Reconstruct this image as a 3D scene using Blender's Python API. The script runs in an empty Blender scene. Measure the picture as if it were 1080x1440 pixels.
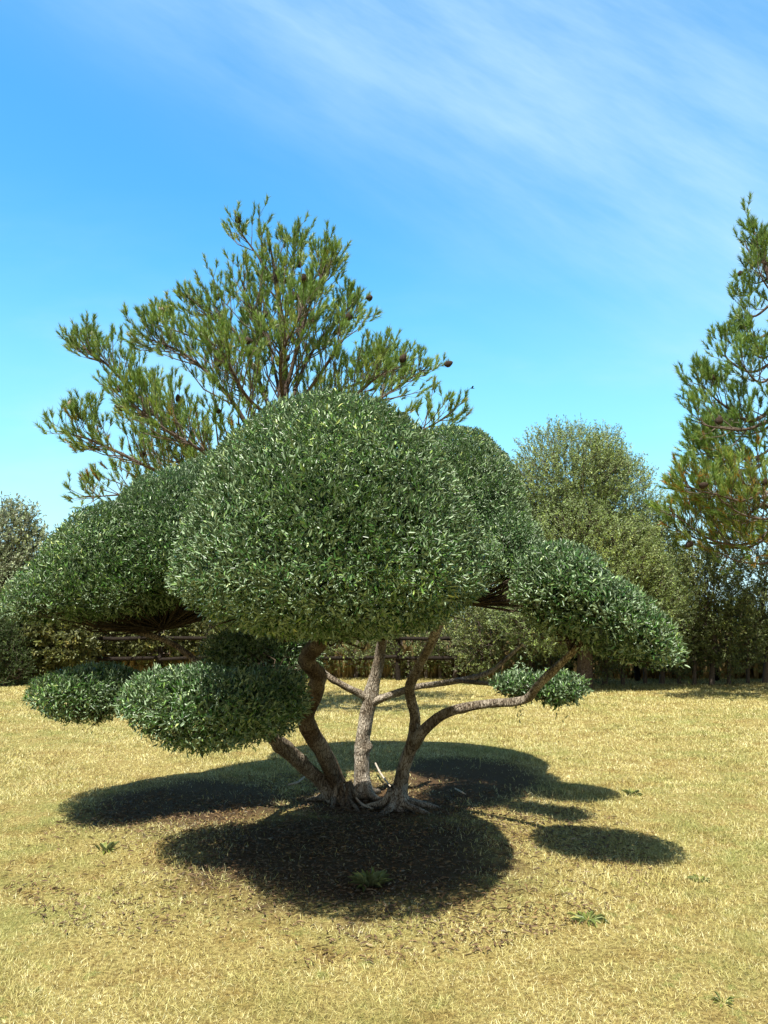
import bpy, math
import numpy as np
from mathutils import Vector

# ------------------------------------------------------------------ camera, sky, sun
C = bpy.context.scene
FPX, CX, CY, HORIZON, EYE = 1088.0, 540.0, 720.0, 875.0, 1.6
PITCH = math.atan((HORIZON - CY) / FPX)
cam_d = bpy.data.cameras.new('camera')
cam = bpy.data.objects.new('camera', cam_d)
C.collection.objects.link(cam)
cam.location = (0, 0, EYE)
cam.rotation_euler = (math.pi / 2 + PITCH, 0, 0)
cam_d.sensor_fit = 'VERTICAL'
cam_d.sensor_height = 24
cam_d.lens = 12 * FPX / CY
cam_d.clip_end = 6000
C.camera = cam

SUN_EL, SUN_AZ = math.radians(62.5), math.radians(196)      # azimuth clockwise from +Y
sun_dir = Vector((math.sin(SUN_AZ) * math.cos(SUN_EL), math.cos(SUN_AZ) * math.cos(SUN_EL), math.sin(SUN_EL)))
sl = bpy.data.lights.new('sun', 'SUN')
sl.energy = 5.0
sl.angle = math.radians(0.5)
sl.color = (1.0, 0.95, 0.86)
so = bpy.data.objects.new('sun', sl)
C.collection.objects.link(so)
so.rotation_euler = sun_dir.to_track_quat('Z', 'Y').to_euler()

C.view_settings.view_transform = 'Standard'
C.view_settings.look = 'None'
C.view_settings.exposure = 0.98
C.view_settings.gamma = 1.0
C.cycles.max_bounces = 6
C.cycles.diffuse_bounces = 3
C.cycles.transmission_bounces = 3
C.cycles.glossy_bounces = 2

world = bpy.data.worlds.new('World')
C.world = world
world.use_nodes = True


class N:
    """tiny node-tree helper"""
    def __init__(s, nt):
        s.nt = nt
        nt.nodes.clear()

    def add(s, t, **kw):
        n = s.nt.nodes.new(t)
        ins = kw.pop('ins', {})
        for k, v in kw.items():
            setattr(n, k, v)
        for k, v in ins.items():
            if isinstance(v, bpy.types.NodeSocket):
                s.nt.links.new(v, n.inputs[k])
            else:
                n.inputs[k].default_value = v
        return n

    def math(s, op, a, b=0.0, clamp=False):
        return s.add('ShaderNodeMath', operation=op, use_clamp=clamp, ins={0: a, 1: b}).outputs[0]

    def mix(s, f, a, b, blend='MIX'):
        n = s.nt.nodes.new('ShaderNodeMix')
        n.data_type = 'RGBA'
        n.blend_type = blend
        for i, v in ((0, f), (6, a), (7, b)):
            if isinstance(v, bpy.types.NodeSocket):
                s.nt.links.new(v, n.inputs[i])
            else:
                n.inputs[i].default_value = v if i == 0 else (*v, 1)[:4]
        return n.outputs[2]

    def ramp(s, f, stops):
        n = s.nt.nodes.new('ShaderNodeValToRGB')
        s.nt.links.new(f, n.inputs[0])
        e = n.color_ramp.elements
        while len(e) < len(stops):
            e.new(0.5)
        for el, (p, c) in zip(e, stops):
            el.position = p
            el.color = (*c, 1) if len(c) == 3 else c
        return n.outputs[0]

    def noise(s, vec, scale, detail=3.0, rough=0.55):
        n = s.add('ShaderNodeTexNoise', ins={'Scale': scale, 'Detail': detail, 'Roughness': rough})
        if vec is not None:
            s.nt.links.new(vec, n.inputs['Vector'])
        return n.outputs['Fac']

    def smooth(s, v, a, b):
        n = s.add('ShaderNodeMapRange', interpolation_type='SMOOTHSTEP', ins={'Value': v, 'From Min': a, 'From Max': b})
        return n.outputs['Result']


def build_world():
    w = N(world.node_tree)
    sky = w.add('ShaderNodeTexSky', sky_type='NISHITA', sun_disc=False, sun_elevation=SUN_EL, sun_rotation=SUN_AZ,
                altitude=50, air_density=1.0, dust_density=0.6, ozone_density=1.6)
    blue = w.mix(1.0, sky.outputs[0], (.50, 1.30, 1.52), 'MULTIPLY')
    tc = w.add('ShaderNodeTexCoord')
    d = w.add('ShaderNodeSeparateXYZ', ins={0: tc.outputs['Generated']})
    ya = w.math('MAXIMUM', w.math('ABSOLUTE', d.outputs[1]), 0.15)
    u = w.math('DIVIDE', d.outputs[0], ya)
    v = w.math('DIVIDE', d.outputs[2], ya)
    # along / across the cirrus band
    ca, sa = 0.845, -0.535
    du, dv = w.math('SUBTRACT', u, 0.285), w.math('SUBTRACT', v, 0.66)
    al = w.math('ADD', w.math('MULTIPLY', du, ca), w.math('MULTIPLY', dv, sa))
    ac = w.math('ADD', w.math('MULTIPLY', du, -sa), w.math('MULTIPLY', dv, ca))
    vec = w.add('ShaderNodeCombineXYZ', ins={0: w.math('MULTIPLY', al, 1.1), 1: w.math('MULTIPLY', ac, 4.2), 2: 3.7}).outputs[0]
    n1 = w.noise(vec, 2.2, 6.0, 0.6)
    vec2 = w.add('ShaderNodeCombineXYZ', ins={0: w.math('MULTIPLY', u, 1.3), 1: w.math('MULTIPLY', v, 3.6), 2: 9.1}).outputs[0]
    n2 = w.noise(vec2, 2.0, 5.0, 0.55)
    band = w.math('MULTIPLY', w.smooth(ac, -0.36, 0.05), w.smooth(ac, 0.62, 0.03))
    cl = w.math('MULTIPLY', band, w.math('ADD', w.math('MULTIPLY', w.smooth(n1, 0.18, 0.85), .75), .22))
    el = d.outputs[2]
    lowm = w.smooth(el, 0.54, 0.12)
    cl2 = w.math('MULTIPLY', lowm, w.smooth(n2, 0.42, 0.78))
    tot = w.math('ADD', w.math('MULTIPLY', cl, 0.72), w.math('MULTIPLY', cl2, 0.5), clamp=True)
    haze = w.math('MULTIPLY', w.smooth(el, 0.50, 0.0), 0.80)
    c1 = w.mix(haze, blue, (2.5, 4.5, 5.1))
    c1 = w.mix(w.math('MULTIPLY', w.smooth(el, .24, .0), .6), c1, (4.3, 5.2, 5.4))
    c2 = w.mix(tot, c1, (3.2, 4.5, 5.3))
    c2 = w.mix(w.smooth(el, .66, .84), c2, w.mix(1.0, c2, (.34, .25, .24), 'MULTIPLY'))   # sky dimmed overhead, above the view, to cut its fill
    c2 = w.mix(w.smooth(d.outputs[1], .15, -.35), c2, w.mix(1.0, sky.outputs[0], (.62, .52, .42), 'MULTIPLY'))   # sun side, behind the view: sky dimmed and warmed to cut blue fill
    bg = w.add('ShaderNodeBackground', ins={'Color': c2, 'Strength': 0.114})
    out = w.add('ShaderNodeOutputWorld')
    w.nt.links.new(bg.outputs[0], out.inputs[0])


build_world()

# ------------------------------------------------------------------ helpers
rng = np.random.default_rng(7)
CP, SP = math.cos(PITCH), math.sin(PITCH)


def at(px, py, Y):
    """point at distance Y (metres ahead) seen at photo pixel px, py"""
    xc, yc = (px - CX) / FPX, -(py - CY) / FPX
    dy, dz = CP - yc * SP, SP + yc * CP
    k = Y / dy
    return np.array([xc * k, Y, EYE + dz * k])


def ground(px, py):
    xc, yc = (px - CX) / FPX, -(py - CY) / FPX
    dy, dz = CP - yc * SP, SP + yc * CP
    k = -EYE / dz
    return np.array([xc * k, dy * k, 0.0])


def unit(a):
    return a / np.maximum(np.linalg.norm(a, axis=-1, keepdims=True), 1e-9)


def tag(o, label=None, cat=None, group=None, kind=None):
    if label: o['label'] = label
    if cat: o['category'] = cat
    if group: o['group'] = group
    if kind: o['kind'] = kind
    return o


def thing(name, label, cat, loc=(0, 0, 0), group=None):
    o = bpy.data.objects.new(name, None)
    o.empty_display_size = 0.2
    o.location = [float(x) for x in loc]
    C.collection.objects.link(o)
    return tag(o, label, cat, group)


def mesh_obj(name, V, F, mat, parent=None, origin=(0, 0, 0), attrs=None, smooth=False):
    """V (n,3); F: list of (m,k) index arrays; attrs: face float attributes"""
    me = bpy.data.meshes.new(name)
    V = np.asarray(V, dtype=np.float64) - np.asarray(origin, dtype=np.float64)
    if not isinstance(F, (list, tuple)):
        F = [F]
    F = [np.asarray(f, dtype=np.int32) for f in F if len(f)]
    nl = sum(f.size for f in F)
    npol = sum(len(f) for f in F)
    me.vertices.add(len(V))
    me.vertices.foreach_set('co', V.astype(np.float32).ravel())
    me.loops.add(nl)
    me.loops.foreach_set('vertex_index', np.concatenate([f.ravel() for f in F]))
    me.polygons.add(npol)
    starts, tot = [], 0
    for f in F:
        starts.append(tot + np.arange(len(f)) * f.shape[1])
        tot += f.size
    me.polygons.foreach_set('loop_start', np.concatenate(starts).astype(np.int32))
    if smooth:
        me.polygons.foreach_set('use_smooth', np.ones(npol, dtype=bool))
    for k, a in (attrs or {}).items():
        at_ = me.attributes.new(k, 'FLOAT', 'FACE')
        at_.data.foreach_set('value', np.asarray(a, dtype=np.float32))
    me.update(calc_edges=True)
    me.validate()
    if mat: me.materials.append(mat)
    o = bpy.data.objects.new(name, me)
    C.collection.objects.link(o)
    if parent is not None: o.parent = parent
    return o


class MB:
    """collects verts and faces"""
    def __init__(s):
        s.V, s.F, s.n, s.A = [], {}, 0, {}

    def put(s, V, F, a=None):
        V = np.asarray(V, float)
        F = np.asarray(F, np.int64)
        s.V.append(V)
        k = F.shape[1]
        s.F.setdefault(k, []).append(F + s.n)
        s.A.setdefault(k, []).append(np.zeros(len(F)) if a is None else np.broadcast_to(a, (len(F),)))
        s.n += len(V)

    def build(s, name, mat, parent=None, origin=(0, 0, 0), smooth=False, attr='rnd'):
        ks = sorted(s.F)
        F = [np.concatenate(s.F[k]) for k in ks]
        A = np.concatenate([np.concatenate(s.A[k]) for k in ks])
        return mesh_obj(name, np.concatenate(s.V), F, mat, parent, origin, {attr: A}, smooth)


def spline(P, n):
    """Catmull-Rom through the rows of P (any columns)"""
    P = np.asarray(P, float)
    Q = np.vstack([2 * P[0] - P[1], P, 2 * P[-1] - P[-2]])
    t = np.linspace(0, len(P) - 1 - 1e-6, n)
    i = t.astype(int)
    f = (t - i)[:, None]
    a, b, c, d = Q[i], Q[i + 1], Q[i + 2], Q[i + 3]
    return 0.5 * (2 * b + (c - a) * f + (2 * a - 5 * b + 4 * c - d) * f ** 2 + (3 * b - a - 3 * c + d) * f ** 3)


def tube(mb, P, R, sides=12, step=0.04, rough=0.0, flare=0.0, caps=True, seed=0):
    """gnarled tapering tube along a path"""
    r_ = np.random.default_rng(seed)
    P = np.asarray(P, float)
    PR = np.hstack([P, np.asarray(R, float)[:, None]])
    L = np.linalg.norm(np.diff(P, axis=0), axis=1).sum()
    n = max(4, int(L / step))
    S = spline(PR, n)
    c, r = S[:, :3], np.maximum(S[:, 3], 0.002)
    T = unit(np.gradient(c, axis=0))
    ref = np.array([1.0, 0.0, 0.0]) if abs(T[0, 0]) < 0.8 else np.array([0, 1.0, 0])
    U = np.zeros_like(T)
    for i in range(n):
        u = ref - T[i] * np.dot(ref, T[i])
        u /= np.linalg.norm(u)
        U[i] = u
        ref = u
    W = np.cross(T, U)
    th = np.linspace(0, 2 * np.pi, sides, endpoint=False)
    s = np.linspace(0, L, n)[:, None]
    rad = np.ones((n, sides))
    if rough:
        for k in range(7):
            m = [1, 2, 3, 3, 4, 5, 6][k]
            fr = [1.3, 2.2, 3.5, 6, 7, 10, 17][k]
            rad += rough * [.5, .5, .45, .3, .3, .22, .18][k] * np.sin(m * th[None] + r_.uniform(0, 6.3) + fr * s + 1.5 * np.sin(s * fr * .6 + r_.uniform(0, 6)))
        for k in range(int(L * 7)):                 # knots
            s0, t0 = r_.uniform(0, L), r_.uniform(0, 6.3)
            dd = ((s - s0) / 0.05) ** 2 + (np.angle(np.exp(1j * (th[None] - t0))) / 0.5) ** 2
            rad += r_.uniform(.10, .38) * np.exp(-dd)
    if flare:
        rad *= 1 + flare * np.exp(-s / 0.10) * (1 + .35 * np.sin(5 * th[None] + 1.0))
    V = c[:, None] + (r[:, None] * rad)[..., None] * (np.cos(th)[None, :, None] * U[:, None] + np.sin(th)[None, :, None] * W[:, None])
    idx = np.arange(n * sides).reshape(n, sides)
    a, b = idx[:-1], np.roll(idx, -1, 1)[:-1]
    cc, d = np.roll(idx, -1, 1)[1:], idx[1:]
    F = np.stack([a, b, cc, d], -1).reshape(-1, 4)
    V = V.reshape(-1, 3)
    mb.put(V, F)
    if caps:
        e = np.vstack([V[-sides:], c[-1][None] + T[-1] * r[-1] * .4])
        k = np.arange(sides)
        mb.put(e, np.stack([k, np.roll(k, -1), np.full(sides, sides)], -1))


def segs(mb, P0, P1, R0, R1, sides=4, a=None):
    """many straight tapered prisms at once"""
    P0, P1 = np.asarray(P0, float), np.asarray(P1, float)
    n = len(P0)
    if n == 0: return
    R0, R1 = np.broadcast_to(R0, (n,)), np.broadcast_to(R1, (n,))
    T = unit(P1 - P0)
    ref = np.where(np.abs(T[:, 2:3]) < .9, np.array([[0, 0, 1.]]), np.array([[1., 0, 0]]))
    U = unit(np.cross(T, ref))
    W = np.cross(T, U)
    th = np.linspace(0, 2 * np.pi, sides, endpoint=False)
    ring = np.cos(th)[None, :, None] * U[:, None] + np.sin(th)[None, :, None] * W[:, None]
    V = np.concatenate([P0[:, None] + R0[:, None, None] * ring, P1[:, None] + R1[:, None, None] * ring], 1)
    k = np.arange(sides)
    f = np.stack([k, np.roll(k, -1), np.roll(k, -1) + sides, k + sides], -1)
    F = (f[None] + (np.arange(n) * 2 * sides)[:, None, None]).reshape(-1, 4)
    mb.put(V.reshape(-1, 3), F, None if a is None else np.repeat(a, sides))


def leaves(mb, P, D, Nn, L, Wd, rnd, fold=0.18, curl=0.12):
    """folded pointed leaves: base P, direction D, face normal Nn"""
    n = len(P)
    D = unit(D)
    S = unit(np.cross(D, Nn))
    M = np.cross(S, D)
    L = np.broadcast_to(L, (n,))[:, None]
    w = np.broadcast_to(Wd, (n,))[:, None]
    V = np.empty((n, 6, 3))
    V[:, 0] = P
    V[:, 3] = P + D * L - M * L * curl
    for j, (t, s, k) in {1: (.32, 1, .5), 2: (.70, .85, .5), 5: (.32, -1, .5), 4: (.70, -.85, .5)}.items():
        V[:, j] = P + D * L * t + S * w * .5 * s + M * (w * fold + L * curl * (.35 if t < .5 else .1))
    f = np.array([[0, 1, 2, 3], [0, 3, 4, 5]])
    F = (f[None] + (np.arange(n) * 6)[:, None, None]).reshape(-1, 4)
    mb.put(V.reshape(-1, 3), F, np.repeat(rnd, 2))


def sph(n, r=rng):
    return unit(r.normal(size=(n, 3)))


def lump(P, f=3.0, seed=0.0):
    """cheap smooth 3-D noise about -1..1"""
    x, y, z = P[:, 0] * f + seed, P[:, 1] * f + seed * 1.7, P[:, 2] * f - seed
    return (np.sin(x + 1.3 * np.sin(y * 1.1 + z)) + np.sin(y * 1.4 + 1.2 * np.sin(z * .9 - x)) + np.sin(z * 1.6 + 1.1 * np.sin(x * 1.2 + y))) / 3


# ------------------------------------------------------------------ materials
def new_mat(name):
    m = bpy.data.materials.new(name)
    m.use_nodes = True
    return m, N(m.node_tree)


def leaf_mat(name, ramp, under, rough=0.42, transl=0.25, tcol=None, spec=0.5, nscale=1.2, tint=(1.25, 1.15, .7)):
    m, n = new_mat(name)
    at_ = n.add('ShaderNodeAttribute', attribute_name='rnd')
    geo = n.add('ShaderNodeNewGeometry')
    col = n.ramp(at_.outputs['Fac'], ramp)
    ns = n.noise(geo.outputs['Position'], nscale, 3)
    col = n.mix(n.smooth(ns, .35, .7), col, n.mix(1.0, col, tint, 'MULTIPLY'))
    col = n.mix(geo.outputs['Backfacing'], col, under)
    b = n.add('ShaderNodeBsdfPrincipled', ins={'Base Color': col, 'Roughness': rough, 'Specular IOR Level': spec})
    t = n.add('ShaderNodeBsdfTranslucent', ins={'Color': tcol and (*tcol, 1) or col})
    mx = n.add('ShaderNodeMixShader', ins={0: transl, 1: b.outputs[0], 2: t.outputs[0]})
    o = n.add('ShaderNodeOutputMaterial')
    n.nt.links.new(mx.outputs[0], o.inputs[0])
    return m


def bark_mat(name, c0, c1, c2, scale=1.0, bump=0.5, stretch=0.25):
    m, n = new_mat(name)
    tc = n.add('ShaderNodeTexCoord')
    mp = n.add('ShaderNodeMapping', ins={'Vector': tc.outputs['Object'], 'Scale': (scale, scale, scale * stretch)})
    a = n.noise(mp.outputs[0], 22, 6, .65)
    vo = n.add('ShaderNodeTexVoronoi', feature='DISTANCE_TO_EDGE', ins={'Vector': n.add('ShaderNodeVectorMath', operation='ADD', ins={0: mp.outputs[0], 1: n.add('ShaderNodeVectorMath', operation='SCALE', ins={0: n.add('ShaderNodeTexNoise', ins={'Vector': mp.outputs[0], 'Scale': 9.0}).outputs['Color'], 'Scale': .12}).outputs[0]}).outputs[0], 'Scale': 26.0})
    cr = n.smooth(vo.outputs['Distance'], 0.0, 0.14)
    big = n.noise(tc.outputs['Object'], 5.0, 3)
    col = n.mix(n.smooth(a, .3, .7), c0, c1)
    col = n.mix(n.smooth(big, .42, .62), col, c2)
    col = n.mix(cr, n.mix(1.0, col, (.35, .30, .25), 'MULTIPLY'), col)
    h = n.math('ADD', n.math('MULTIPLY', cr, .7), a)
    bp = n.add('ShaderNodeBump', ins={'Strength': bump, 'Distance': .03, 'Height': h})
    b = n.add('ShaderNodeBsdfPrincipled', ins={'Base Color': col, 'Roughness': .9, 'Specular IOR Level': .2, 'Normal': bp.outputs[0]})
    o = n.add('ShaderNodeOutputMaterial')
    n.nt.links.new(b.outputs[0], o.inputs[0])
    return m


M = {}
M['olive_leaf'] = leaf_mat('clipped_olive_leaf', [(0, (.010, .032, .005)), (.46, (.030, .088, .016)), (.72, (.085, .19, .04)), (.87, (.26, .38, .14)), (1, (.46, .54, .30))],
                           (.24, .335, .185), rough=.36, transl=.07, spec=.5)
M['wild_leaf'] = leaf_mat('wild_olive_leaf', [(0, (.10, .165, .035)), (.55, (.24, .345, .08)), (1, (.44, .52, .20))],
                          (.34, .43, .21), rough=.45, transl=.3)
M['hedge_leaf'] = leaf_mat('hedge_leaf', [(0, (.055, .08, .018)), (.6, (.135, .18, .045)), (1, (.30, .33, .12))],
                           (.20, .25, .10), rough=.5, transl=.18)
M['shrub_leaf'] = leaf_mat('shrub_leaf', [(0, (.06, .085, .02)), (.6, (.13, .15, .035)), (1, (.28, .25, .09))],
                           (.16, .18, .08), rough=.5, transl=.25)
M['grey_leaf'] = leaf_mat('grey_leaf', [(0, (.12, .18, .08)), (.6, (.25, .33, .17)), (1, (.40, .47, .30))],
                          (.36, .39, .26), rough=.5, transl=.25)
M['needle'] = leaf_mat('pine_needle', [(0, (.045, .115, .02)), (.40, (.20, .34, .06)), (.68, (.36, .44, .12)), (.80, (.34, .22, .04)), (1, (.38, .15, .02))],
                       (.18, .27, .07), rough=.42, transl=.35, nscale=.8)
M['conifer'] = leaf_mat('juniper_foliage', [(0, (.035, .07, .015)), (.7, (.07, .12, .025)), (1, (.14, .19, .05))], (.05, .09, .02), rough=.55, transl=.15)
M['olive_bark'] = bark_mat('olive_bark', (.10, .068, .042), (.25, .185, .115), (.32, .26, .18), 2.2, .8, .3)
M['pine_bark'] = bark_mat('pine_bark', (.085, .06, .045), (.17, .125, .095), (.13, .11, .095), .8, .8)
M['pine_limb'] = bark_mat('pine_limb_bark', (.09, .07, .055), (.19, .15, .12), (.13, .10, .08), 1.0, .5, 1.0)
M['twig'] = bark_mat('twig_bark', (.11, .085, .065), (.22, .185, .15), (.17, .14, .11), 2.0, .2, 1.0)
M['dark_twig'] = bark_mat('olive_twig_bark', (.04, .03, .02), (.10, .075, .05), (.07, .055, .035), 2.0, .2, 1.0)
M['cone'] = bark_mat('pine_cone', (.045, .032, .025), (.10, .07, .05), (.07, .05, .04), 3.0, .6, 1.0)
M['old_cone'] = bark_mat('weathered_cone', (.40, .34, .28), (.55, .48, .42), (.48, .40, .34), 3.0, .6, 1.0)
M['fence_wood'] = bark_mat('fence_wood', (.012, .009, .006), (.030, .023, .016), (.02, .015, .011), .8, .4, 1.0)
M['dead_wood'] = bark_mat('dead_wood', (.45, .38, .28), (.62, .55, .44), (.55, .48, .38), 2.0, .3, 1.0)
M['weed'] = leaf_mat('weed_leaf', [(0, (.10, .14, .035)), (.6, (.20, .25, .07)), (1, (.36, .37, .14))], (.22, .26, .12), rough=.5, transl=.25)


def turf_fields(n, pos):
    """where the turf is green, straw or bare: shared by soil and blades"""
    green = n.smooth(n.noise(pos, .55, 4, .6), .42, .66)
    fine = n.noise(pos, 3.2, 4, .65)
    green = n.math('MULTIPLY', green, n.smooth(fine, .35, .62))
    tufts = n.math('MULTIPLY', n.smooth(n.noise(pos, 8.0, 4, .65), .54, .68), n.smooth(n.noise(pos, .9, 3), .36, .60))
    green = n.math('MAXIMUM', n.math('MULTIPLY', green, .85), n.math('MULTIPLY', tufts, .95))
    brown = n.math('MAXIMUM', n.smooth(n.noise(pos, 2.3, 5, .65), .50, .66), n.smooth(n.noise(pos, 11.0, 4, .7), .56, .68))
    return green, brown, fine


def grass_mat():
    m, n = new_mat('dry_grass_blade')
    at_ = n.add('ShaderNodeAttribute', attribute_name='rnd')
    geo = n.add('ShaderNodeNewGeometry')
    green, brown, fine = turf_fields(n, geo.outputs['Position'])
    straw = n.ramp(at_.outputs['Fac'], [(0, (.075, .048, .015)), (.25, (.27, .20, .058)), (.45, (.465, .415, .13)), (.72, (.66, .59, .235)), (1, (.82, .78, .46))])
    gr = n.ramp(at_.outputs['Fac'], [(0, (.13, .16, .03)), (.5, (.22, .27, .06)), (1, (.42, .42, .14))])
    col = n.mix(n.math('MULTIPLY', brown, .55), straw, n.mix(1.0, straw, (.60, .46, .34), 'MULTIPLY'))
    col = n.mix(n.math('MULTIPLY', green, .95), col, gr)
    b = n.add('ShaderNodeBsdfPrincipled', ins={'Base Color': col, 'Roughness': .55, 'Specular IOR Level': .35})
    t = n.add('ShaderNodeBsdfTranslucent', ins={'Color': col})
    mx = n.add('ShaderNodeMixShader', ins={0: .25, 1: b.outputs[0], 2: t.outputs[0]})
    o = n.add('ShaderNodeOutputMaterial')
    n.nt.links.new(mx.outputs[0], o.inputs[0])
    return m


TREE_C = np.array([-.35, 6.5])


# worn littered soil and painted shade following the olive's shadow: centre x, y, half-widths
BARE_SHADE = [(-.25, 5.75, 1.35, 1.35), (-.1, 7.3, 1.0, 1.0), (-1.7, 7.3, 1.1, 1.2), (.85, 8.4, .95, 1.5)]


def ground_mat():
    m, n = new_mat('dry_lawn_soil')
    geo = n.add('ShaderNodeNewGeometry')
    pos = geo.outputs['Position']
    green, brown, fine = turf_fields(n, pos)
    g2 = n.noise(pos, 38, 5, .7)
    g3 = n.noise(pos, 130, 3, .7)
    col = n.ramp(g2, [(.25, (.045, .03, .012)), (.42, (.20, .15, .05)), (.58, (.38, .31, .11)), (.8, (.52, .44, .19))])
    col = n.mix(n.math('MULTIPLY', brown, .5), col, n.mix(1.0, col, (.65, .5, .38), 'MULTIPLY'))
    col = n.mix(n.math('MULTIPLY', green, .7), col, n.mix(g2, (.10, .12, .03), (.30, .32, .10)))
    # bare littered soil under the olive, darkened to deepen its cast shadow
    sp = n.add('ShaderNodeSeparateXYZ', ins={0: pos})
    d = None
    for x, y, hx, hy in BARE_SHADE:
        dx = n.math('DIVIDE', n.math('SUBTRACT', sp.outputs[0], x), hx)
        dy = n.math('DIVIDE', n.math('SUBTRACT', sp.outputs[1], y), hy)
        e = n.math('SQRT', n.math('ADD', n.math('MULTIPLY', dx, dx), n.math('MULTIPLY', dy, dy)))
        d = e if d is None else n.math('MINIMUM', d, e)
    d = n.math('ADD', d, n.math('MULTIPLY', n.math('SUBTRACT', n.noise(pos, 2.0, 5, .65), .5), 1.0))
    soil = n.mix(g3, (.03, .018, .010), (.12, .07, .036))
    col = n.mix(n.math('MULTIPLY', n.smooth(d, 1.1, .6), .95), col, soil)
    bp = n.add('ShaderNodeBump', ins={'Strength': .8, 'Distance': .03, 'Height': n.math('ADD', g2, n.math('MULTIPLY', g3, .5))})
    b = n.add('ShaderNodeBsdfPrincipled', ins={'Base Color': col, 'Roughness': .95, 'Specular IOR Level': .1, 'Normal': bp.outputs[0]})
    o = n.add('ShaderNodeOutputMaterial')
    n.nt.links.new(b.outputs[0], o.inputs[0])
    return m


M['grass'] = grass_mat()
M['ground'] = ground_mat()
M['tall_grass'] = leaf_mat('tall_dry_grass', [(0, (.30, .21, .08)), (.6, (.48, .36, .15)), (1, (.62, .50, .25))], (.45, .34, .15), rough=.6, transl=.25, tint=(.9, .9, .75))
M['litter'] = leaf_mat('leaf_litter', [(0, (.06, .035, .018)), (.5, (.13, .08, .04)), (.85, (.24, .17, .09)), (1, (.50, .45, .33))], (.22, .18, .12), rough=.7, transl=.05)

# ------------------------------------------------------------------ ground
def build_ground():
    xs = np.concatenate([[-3000, -800, -200, -60], np.linspace(-26, 26, 131), [60, 200, 800, 3000]])
    ys = np.concatenate([[-300, -60, -10], np.linspace(0, 40, 121), [60, 120, 300, 900, 4000]])
    X, Y = np.meshgrid(xs, ys)
    P = np.stack([X, Y, np.zeros_like(X)], -1).reshape(-1, 3)
    near = np.exp(-(np.maximum(0, np.abs(P[:, 0]) - 20) / 6) ** 2) * np.exp(-(np.maximum(0, P[:, 1] - 34) / 6) ** 2)
    P[:, 2] = .018 * lump(P, 1.1, 2.0) * near + .010 * lump(P, 3.1, 5.0) * near
    nx = len(xs)
    i = np.arange(len(P)).reshape(len(ys), nx)
    F = np.stack([i[:-1, :-1], i[:-1, 1:], i[1:, 1:], i[1:, :-1]], -1).reshape(-1, 4)
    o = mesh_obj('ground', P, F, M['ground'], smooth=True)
    tag(o, kind='structure')


def gz(P):
    return .018 * lump(np.c_[P[:, :2], np.zeros(len(P))], 1.1, 2.0) + .010 * lump(np.c_[P[:, :2], np.zeros(len(P))], 3.1, 5.0)


def bare_shade_np(P):
    d = np.min([np.hypot((P[:, 0] - x) / a, (P[:, 1] - y) / b) for x, y, a, b in BARE_SHADE], axis=0)
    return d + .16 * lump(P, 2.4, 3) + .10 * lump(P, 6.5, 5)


def build_grass():
    r = np.random.default_rng(11)
    n = 1150000
    # more blades per square metre close by
    Y0, Y1, k = 2.3, 23.0, -0.75
    q = r.uniform(0, 1, n)
    Y = (Y0 ** (k + 1) + q * (Y1 ** (k + 1) - Y0 ** (k + 1))) ** (1 / (k + 1))
    X = r.uniform(-1, 1, n) * (Y * .60 + 1.3)
    P = np.stack([X, Y, np.zeros(n)], 1)
    d = bare_shade_np(P)
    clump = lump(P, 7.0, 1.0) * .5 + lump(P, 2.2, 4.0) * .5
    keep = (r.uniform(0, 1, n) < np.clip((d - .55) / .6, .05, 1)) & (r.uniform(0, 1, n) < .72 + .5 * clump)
    P = P[keep]
    n = len(P)
    P[:, 2] = gz(P) - .003
    sc = np.clip((P[:, 1] / 4.2), .8, 4.2)
    az = r.uniform(0, 2 * np.pi, n)
    tilt = np.clip(r.normal(.90, .36, n), .1, 1.5)
    D = np.stack([np.cos(az) * np.sin(tilt), np.sin(az) * np.sin(tilt), np.cos(tilt)], 1)
    L = r.uniform(.012, .036, n) * sc ** .45 * (1 + .35 * lump(P, 2.2, 4.0)) * (1 + .45 * lump(P, 11.0, 7.0))
    w = r.uniform(.0015, .0032, n) * sc ** .9
    S = unit(np.cross(D, np.array([0, 0, 1.])) + r.normal(0, .3, (n, 3)))
    side = S * (w * .5)[:, None]
    mid = P + D * (L * .55)[:, None]
    dn = r.normal(0, .25, (n, 1)) * np.array([[0, 0, 1.]]) + r.normal(0, .2, (n, 3))
    tip = mid + unit(D + dn - np.array([0, 0, .25])) * (L * .5)[:, None]
    tip[:, 2] = np.maximum(tip[:, 2], .002)
    V = np.stack([P - side, P + side, mid + side * .9, mid - side * .9, tip], 1).reshape(-1, 3)
    b = (np.arange(n) * 5)[:, None]
    rn = np.clip(r.beta(1.5, 1.2, n) + .14 * lump(P, 9.0, 2.0) + .10 * lump(P, 3.0, 6.0), 0, 1)
    o = mesh_obj('grass', V, [b + np.array([[0, 1, 2, 3]]), b + np.array([[3, 2, 4]])], M['grass'], attrs={'rnd': np.r_[rn, rn]})
    tag(o, 'short dry straw coloured lawn with greener patches around the clipped tree', 'grass', kind='stuff')


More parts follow.
